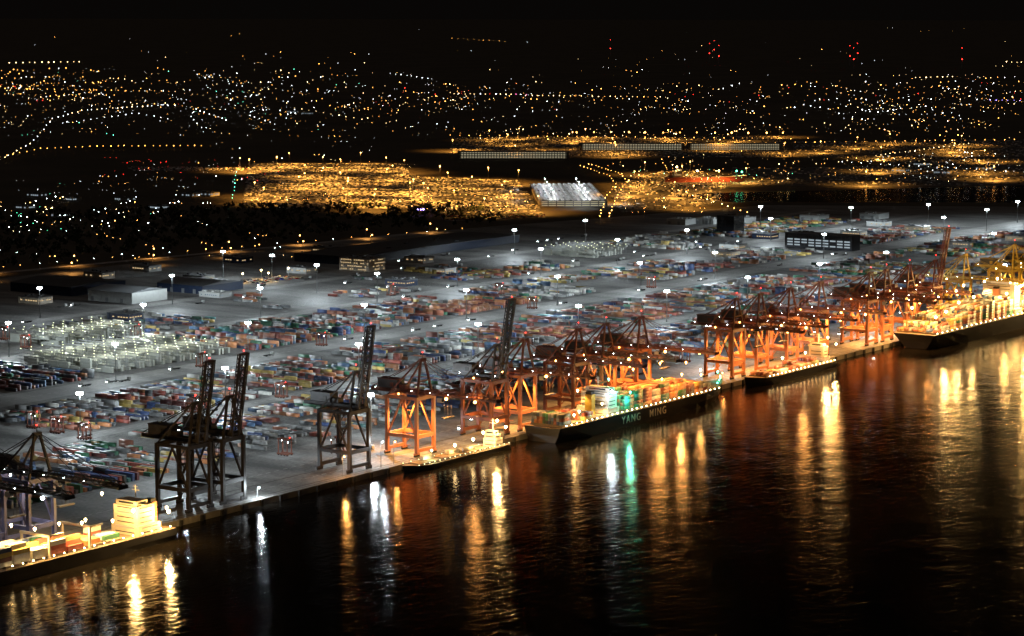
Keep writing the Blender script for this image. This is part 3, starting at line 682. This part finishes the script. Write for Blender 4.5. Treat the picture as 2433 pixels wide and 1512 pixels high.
lot([(.09,4900),(.21,5000),(.21,4420),(.15,4360),(.09,4420)],170,.2,.26,.2,30.,.7)
cars=[c for c in cars if seen(c[0],c[1])]; cars.sort(key=lambda c:(c[0]**2+(c[1]+1013)**2))
for i in range(60): cars.insert(0,(2130+random.randint(0,8)*9,815+random.randint(0,12)*3.2,.15,math.pi/2))
def car_mesh(mat):
    b=MB().box((0,0,.65),(1.8,4.4,.7)).box((0,-.3,1.22),(1.55,2.3,.5),1)
    for a in(-.8,.8):
        for q in(-1.4,1.4): b.cyl((a-.1,q,.33),(a+.1,q,.33),.33,8,2)
    return b.mesh('parked_car',mat,'glass','black')
CP=[('white',(.7,.7,.68)),('silver',(.45,.45,.46)),('black',(.02,.02,.02)),('dark grey',(.12,.12,.13)),('red',(.4,.03,.03)),('blue',(.04,.08,.3))]
cms=[(k,car_mesh(pmat('car_paint_'+k.replace(' ','_'),c,.25,var=.05))) for k,c in CP]
for x,y,z,a in cars[:300]:
    k,me=random.choice(cms); thing('parked_car','%s export car parked in tight lot row'%k,'car',(x,y,z+.02),a,me,'cars parked in the vehicle lot')
R=cars[300:]; n=len(R); A=np.array(R)
if n>24000: A=A[rng.permutation(n)[:24000]]; n=24000
CV=np.array([(-.9,-2.2,.3),(.9,-2.2,.3),(.9,2.2,.3),(-.9,2.2,.3),(-.9,-2.2,1.),(.9,-2.2,1.),(.9,2.2,1.),(-.9,2.2,1.),(-.7,-1.3,1.5),(.7,-1.3,1.5),(.7,.8,1.5),(-.7,.8,1.5)])
CF=np.array([(8,9,10,11),(0,1,5,4),(1,2,6,5),(2,3,7,6),(3,0,4,7),(4,5,9,8),(5,6,10,9),(6,7,11,10),(7,4,8,11)])
ca,sa=np.cos(A[:,3]),np.sin(A[:,3]); X=CV[None,:,0]*ca[:,None]-CV[None,:,1]*sa[:,None]+A[:,0:1]; Y=CV[None,:,0]*sa[:,None]+CV[None,:,1]*ca[:,None]+A[:,1:2]; Z=CV[None,:,2]+A[:,2:3]
V=np.stack([X,Y,Z],-1).reshape(-1,3); F=(CF[None]+12*np.arange(n)[:,None,None]).reshape(-1,4)
tint=np.repeat(rng.choice([.03,.1,.4,.8,.9],(n,1))*np.ones((n,3)),9,0)
stuff('parked_cars',np_mesh('parked_cars',V,F,tint,attr_mat('car_paint_mixed',.2)),'vast rows of parked export cars under sodium light','cars')
for x,y in((2128,842),(2170,850),(2205,838),(2150,822)):
    t=thing('yard_lamp','low gold lamp over small parking area','light mast',(x,y,.1),0,None,'low gold parking lamps'); obj('pole',MB().cyl((0,0,0),(0,0,10),.2,6).mesh('pole','galv'),t); obj('lamp',MB().ball((0,0,10.4),.9).mesh('lamp','eg'),t); light(t,(0,0,9),GOLD,0,data=spot('yard_spot',GOLD,20000,150))
# multi-storey car parks
def carpark(label,r,D,length,width,h,rz,levels,mat='deckglow',nc=40):
    x,y=place(r,D); t=thing('parking_structure',label,'building',(x,y,.3),rz)
    f=MB(); 
    for i in range(levels+1): f.box((0,0,i*h/levels+.2),(length,width,.6)); f.box((0,-width/2+.1,i*h/levels+.9),(length,.2,1.)); f.box((-length/2+.1,0,i*h/levels+.9),(.2,width,1.))
    k=-length/2
    while k<=length/2+.1:
        for q in(-width/2,width/2): f.box((k,q,h/2),(length/nc*.3,.8,h))
        k+=length/nc
    k=-width/2
    while k<=width/2+.1:
        for q in(-length/2,length/2): f.box((q,k,h/2),(.8,1.5,h))
        k+=width/8
    obj('floor',f.mesh('floor','conc'),t)
    for i in range(levels):
        z=(i+.68)*h/levels
        obj('ceiling_lamp',MB().box((0,0,0),(length*.96,.4,h/levels*.22)).mesh('ceiling_lamp',mat),t,(0,-width/2+3,z))
        if width>60: obj('ceiling_lamp',MB().box((0,0,0),(.4,width*.94,h/levels*.22)).mesh('ceiling_lamp',mat),t,(-length/2+3,0,z))
    return t
t=carpark('bright white multi-storey car park full of cars',.0225,4110,400,108,9,HEAD+.03,3)
rc=[]
for i in range(60):
    for j in range(12):
        if random.random()<.7: rc.append((-195+i*6.6,-49+j*8.8))
random.shuffle(rc)
for xx,yy in rc[:100]: obj('rooftop_car',cms[random.choice((0,0,1,3))][1],t,(xx,yy,9.6))
mb=MB()
for xx,yy in rc[100:]: mb.box((xx,yy,10.2),(1.8,4.4,.8)).box((xx,yy-.3,10.75),(1.5,2.3,.45))
o=obj('rooftop_cars',mb.mesh('rooftop_cars','wallw'),t); o['kind']='stuff'
d=batwing('roof_light',(.92,.95,.98),42000,.8,-1.4,.35,.15,.35)
pm=MB().cyl((0,0,9),(0,0,21),.25,6).mesh('pole','galv'); lm_=MB().ball((0,0,21),.7).mesh('lamp','ew')
for i in(-160,-80,0,80,160):
    for j in(-25,30): obj('pole',pm,t,(i,j,0)); obj('lamp',lm_,t,(i,j,0)); light(t,(i,j,20),WHITE,0,data=d)
light(t,(-225,-10,22),WHITE,0,data=spot('ramp_light',WHITE,40000,150)); light(t,(-150,-75,22),WHITE,0,data=spot('ramp_light',WHITE,40000,150))
for r,D,ln in((.0005,5230,235),(.049,5560,235),(.091,5560,210)):
    carpark('long white-lit multi-storey vehicle deck under sodium lamps',r,D,ln,50,14,HEAD-math.pi/2,4)
# red ship in basin
x,y=place(.084,4500)
rs=thing('car_carrier_ship','red-hulled ship with cream upper decks moored in basin','ship',(x-60,y+75,.3),-.88)
obj('hull',hull_mesh('hull',150,24,9,'hullred'),rs); superstructure(rs,22,0,9,18,20,5,'cream',fdir=-1); 
for p in((20,-10,28),(60,0,20),(100,0,20),(132,-6,20),(142,-4,18)): gl(rs,p,GOLD if p[0]<110 else (.2,1,.5),30000,.6,'eg' if p[0]<110 else 'egr',1.5,True)
light(rs,(50,-45,30),ORANGE,0,data=spot('ship_side_spot',ORANGE,50000,160)); light(rs,(110,-45,30),ORANGE,0,data=spot('ship_side_spot',ORANGE,30000,160))
# ---------------------------------------------------------------- distant lamps
lampsL=[] # x,y,z,colour,size
def addl(r,D,col,size=1.,z=9):
    x,y=place(r,D); lampsL.append((x,y,z,col,size*max(1.1,D*.00025)))
cO,cW,cG,cT,cR,cB,cP='eo','ew','eg','egr','er','eb','ep'
def Dy(y): return 1.812e6/(y-30)
def rx(x): return (x-1216.5)/5800
def cluster(x0,x1,y0,y1,n,mix,s=1.):
    """scatter of town lights over a sector of the plain, in short streets"""
    k=0
    while k<n:
        cx,cy=random.uniform(x0,x1),random.uniform(y0,y1); m=random.choice((1,1,1,1,2,3)); st=random.uniform(9,20); sl=random.uniform(-.35,.35)
        col=random.choice(mix); b=random.choice((.4,.5,.6,.75,1.2))
        for i in range(m):
            xx=cx+(i-m/2)*st*random.uniform(.8,1.2); yy=cy+(xx-cx)*sl+random.uniform(-1.5,1.5)
            addl(rx(xx),Dy(max(42,yy)),col if random.random()<.6 else random.choice(mix),s*b*random.uniform(.8,1.2)); k+=1
A_=[cO]*7+[cW]*6+[cG]*4
cluster(0,900,165,330,470,A_+[cT],.8); cluster(0,2433,200,270,640,A_+[cR],.85); cluster(900,2433,225,330,340,A_,.75); cluster(300,2433,120,200,110,A_,.65); cluster(0,250,170,235,110,[cO]*3+[cW],.95)
cluster(0,500,430,570,170,[cW]*5+[cT]+[cO]*3+[cG]*2,.65); cluster(2000,2433,180,300,160,A_,.85); cluster(500,900,255,380,70,[cW,cO],.55); cluster(2050,2433,370,440,90,[cW,cO,cW],.8)
cluster(1450,2433,380,440,200,[cO,cG,cO],.85); cluster(0,700,570,640,36,[cO,cW],.5); cluster(1080,2433,300,340,120,[cO,cG],.85); cluster(250,700,385,440,80,[cO,cW,cR],.8); cluster(0,2433,60,130,26,A_,.5); cluster(1500,1900,415,445,50,[cO,cG,cT],.9)
cluster(595,1000,392,498,110,[cO,cG],.6); cluster(980,1280,435,515,70,[cO,cG],.6); cluster(1450,1700,430,520,60,[cO,cG],.7)
def line(pts,n,col,s=1.,alt=None,jit=.6):
    seg=[math.dist(pts[i],pts[i+1]) for i in range(len(pts)-1)]; T=sum(seg)
    for k in range(n):
        d=k*T/(n-1); i=0
        while i<len(seg)-1 and d>seg[i]: d-=seg[i]; i+=1
        f=min(1,d/seg[i]); x=pts[i][0]+(pts[i+1][0]-pts[i][0])*f; y=pts[i][1]+(pts[i+1][1]-pts[i][1])*f
        addl(rx(x+random.uniform(-jit,jit)*3),Dy(y+random.uniform(-jit,jit)),random.choice(alt) if alt else col,s*random.uniform(.85,1.15))
line([(0,390),(75,350),(105,315),(125,290),(200,268),(400,255)],38,cW,1.15,[cW,cG]); line([(0,383),(100,362),(250,356),(480,355)],30,cO,1.1)
line([(470,300),(455,283),(468,266),(540,292)],12,cW,1.1); line([(606,262),(592,280),(655,302)],8,cW,1.1); line([(930,178),(1028,192)],9,cW,.8); line([(1075,93),(1200,100)],11,cO,.45); line([(30,152),(195,150)],12,cG,1.3); line([(150,300),(330,275),(400,290)],16,cW,.8); line([(700,262),(860,290)],10,cG,.8)
line([(1080,228),(1250,230)],15,cP,1.,[cP,cW,cR,cG]); line([(1250,232),(1580,236)],26,cO,.8,[cO,cG]); line([(2350,243),(2433,245)],7,cB,1.); line([(0,215),(420,222)],26,cO,.85); line([(2170,188),(2260,186)],8,cG,1.); line([(2385,150),(2433,152)],5,cG,.9)
line([(1370,322),(1860,324)],13,cO,2.4); line([(1400,400),(1478,425),(1490,445),(1465,480),(1450,530)],26,cO,1.); line([(1380,405),(1450,430),(1462,450),(1440,485),(1425,530)],24,cO,1.); line([(560,420),(553,485)],8,cT,1.); line([(995,513),(1008,513)],3,cB,2.2)
line([(0,655),(500,610),(1100,560)],26,cO,.6,[cW,cO,cO]); line([(1700,350),(2433,340)],32,cO,.9); line([(2080,380),(2300,350)],20,cG,.9); line([(1500,430),(1780,520)],18,cG,.9,[cO,cG]); line([(1070,330),(1880,338)],36,cO,.9); line([(2000,395),(2433,420)],20,cW,.8)
lampsL=[l for l in lampsL if seen(l[0],l[1])]; lampsL.sort(key=lambda l:l[0]**2+(l[1]+1013)**2)
EC={cO:(1,.42,.08),cW:(.85,.93,1),cG:(1,.7,.3),cT:(.15,1,.55),cR:(1,.03,.02),cB:(.35,.25,1),cP:(1,.2,.5)}; EN={cO:'orange',cW:'white',cG:'warm gold',cT:'green',cR:'red',cB:'blue',cP:'pink'}
sm={}
for x,y,z,c,s in lampsL[:300]:
    q=max(.5,round(s*2)/2)
    if (c,q) not in sm: sm[(c,q)]=MB().cyl((0,0,0),(0,0,9),.12,6,0).beam((0,0,9),(1.2,0,9.2),.15).ball((1.3,0,9),.5*q,1).mesh('street_lamp','galv',c)
    thing('street_lamp','%s lit street lamp on slim steel pole'%EN[c],'street lamp',(x,y,0),random.uniform(0,6),sm[(c,q)],'street lamps beyond the terminal')
R=lampsL[300:]; n=len(R); P_=np.array([(l[0],l[1],l[2]) for l in R]); S_=np.array([l[4] for l in R])*.62
OV=np.array([(1,0,0),(0,1,0),(-1,0,0),(0,-1,0),(0,0,1),(0,0,-1)]); OF=np.array([(0,1,4),(1,2,4),(2,3,4),(3,0,4),(1,0,5),(2,1,5),(3,2,5),(0,3,5)])
V=(OV[None]*S_[:,None,None]+P_[:,None,:]).reshape(-1,3); F=(OF[None]+6*np.arange(n)[:,None,None]).reshape(-1,3)
tint=np.repeat(np.array([EC[l[3]] for l in R])*(.3+1.5*rng.uniform(0,1,(n,1))**1.6),8,0)
stuff('distant_town_lights',np_mesh('distant_town_lights',V,F,tint,attr_emat('town_light_glow',14)),'countless small orange and white lights of distant town','town lights')
# wind turbines with red lights
tw=MB().cyl((0,0,0),(0,0,110),2.4,10,0,1.4).mesh('tower','wallw'); na=MB().box((0,1,111),(4,10,4)).mesh('nacelle','wallw'); bl=MB()
for a in(90,210,330): t_=math.radians(a); bl.beam((0,-5,111),(50*math.cos(t_),-5,111+50*math.sin(t_)),3.,.6,0,.8)
bl=bl.mesh('rotor','wallw'); rl=MB().ball((0,0,0),2.4).mesh('warning_lamp','er')
for x,D in((1683,15500),(1705,14500),(1694,17000),(2015,14500),(2033,15500),(2024,13500),(2280,13500),(1449,17500)):
    px,py=place(rx(x),D); t=thing('wind_turbine','white wind turbine carrying red warning lights at night','wind turbine',(px,py,0),HEAD-math.pi/2,None,'distant wind turbines')
    obj('tower',tw,t); obj('nacelle',na,t); obj('rotor',bl,t); obj('warning_lamp',rl,t,(0,0,116)); obj('warning_lamp',rl,t,(0,-3,55))
# ---------------------------------------------------------------- woodland belt
WP=[(1500,1200),(2200,1180),(2750,1110),(2950,1040),(3150,1250),(3000,1500),(2400,1900),(1900,2000)]
xs=[]
for i in range(2600):
    x,y=random.uniform(1500,3200),random.uniform(1040,1950)
    if inpoly((x,y),WP): xs.append((x,y,random.uniform(7,14)))
n=len(xs); A=np.array(xs); K=16
C=np.repeat(A,K,0); d=rng.normal(size=(n*K,3)); d/=np.linalg.norm(d,axis=1)[:,None]; cen=C.copy(); cen[:,2]=C[:,2]*.75; cen+=d*C[:,2:3]*np.array([.42,.42,.38])*rng.uniform(.5,1,(n*K,1))
v1=rng.normal(size=(n*K,3)); v2=rng.normal(size=(n*K,3)); v1/=np.linalg.norm(v1,axis=1)[:,None]; v2/=np.linalg.norm(v2,axis=1)[:,None]
V=np.stack([cen-v1*2.2,cen+v2*2.4,cen+v1*2.2,cen-v2*2.],1).reshape(-1,3); F=np.arange(n*K*4).reshape(-1,4)
tint=np.repeat(rng.uniform(.5,1.3,(n*K,1)),3,1)*np.array([.03,.045,.02])
stuff('woodland',np_mesh('woodland',V,F,tint,attr_mat('foliage',.9)),'dark belt of trees behind the rail yard','trees')
# rail yard
mb=MB()
for i in range(14): mb.box((2100,985+i*9.,.3),(1700,1.7,.12),0,-.09)
struct('railway_tracks',mb.mesh('railway_tracks','galv'))
# ---------------------------------------------------------------- world (night sky, with an out-of-view overhead glow added to lift the dark ground), camera
w=bpy.data.worlds.new('World'); scene.world=w; w.use_nodes=True; N=w.node_tree.nodes; L=w.node_tree.links; bg=N['Background']
sky=N.new('ShaderNodeTexSky'); sky.sky_type='NISHITA'; sky.sun_disc=False; sky.sun_elevation=math.radians(-8); sky.sun_rotation=math.radians(200)
L.new(sky.outputs[0],bg.inputs['Color']); bg.inputs['Strength'].default_value=.003
b2=N.new('ShaderNodeBackground'); b2.inputs['Color'].default_value=(1,.8,.68,1); ad=N.new('ShaderNodeAddShader')
tc=N.new('ShaderNodeTexCoord'); sp=N.new('ShaderNodeSeparateXYZ'); L.new(tc.outputs['Generated'],sp.inputs[0])
mr=N.new('ShaderNodeMapRange'); mr.inputs['From Min'].default_value=.45; mr.inputs['From Max'].default_value=1.; mr.inputs['To Min'].default_value=.0024; mr.inputs['To Max'].default_value=.09; L.new(sp.outputs['Z'],mr.inputs['Value']); L.new(mr.outputs[0],b2.inputs['Strength'])
L.new(bg.outputs[0],ad.inputs[0]); L.new(b2.outputs[0],ad.inputs[1]); L.new(ad.outputs[0],N['World Output'].inputs['Surface'])
cd=bpy.data.cameras.new('camera'); co=bpy.data.objects.new('camera',cd); COL.objects.link(co); scene.camera=co
cd.sensor_width=36; cd.lens=36*5800/2433; cd.clip_start=1; cd.clip_end=200000
co.location=CAM; co.rotation_euler=(math.pi/2-PITCH,0,HEAD-math.pi/2)
scene.view_settings.view_transform='Standard'; scene.view_settings.look='None'; scene.view_settings.exposure=0
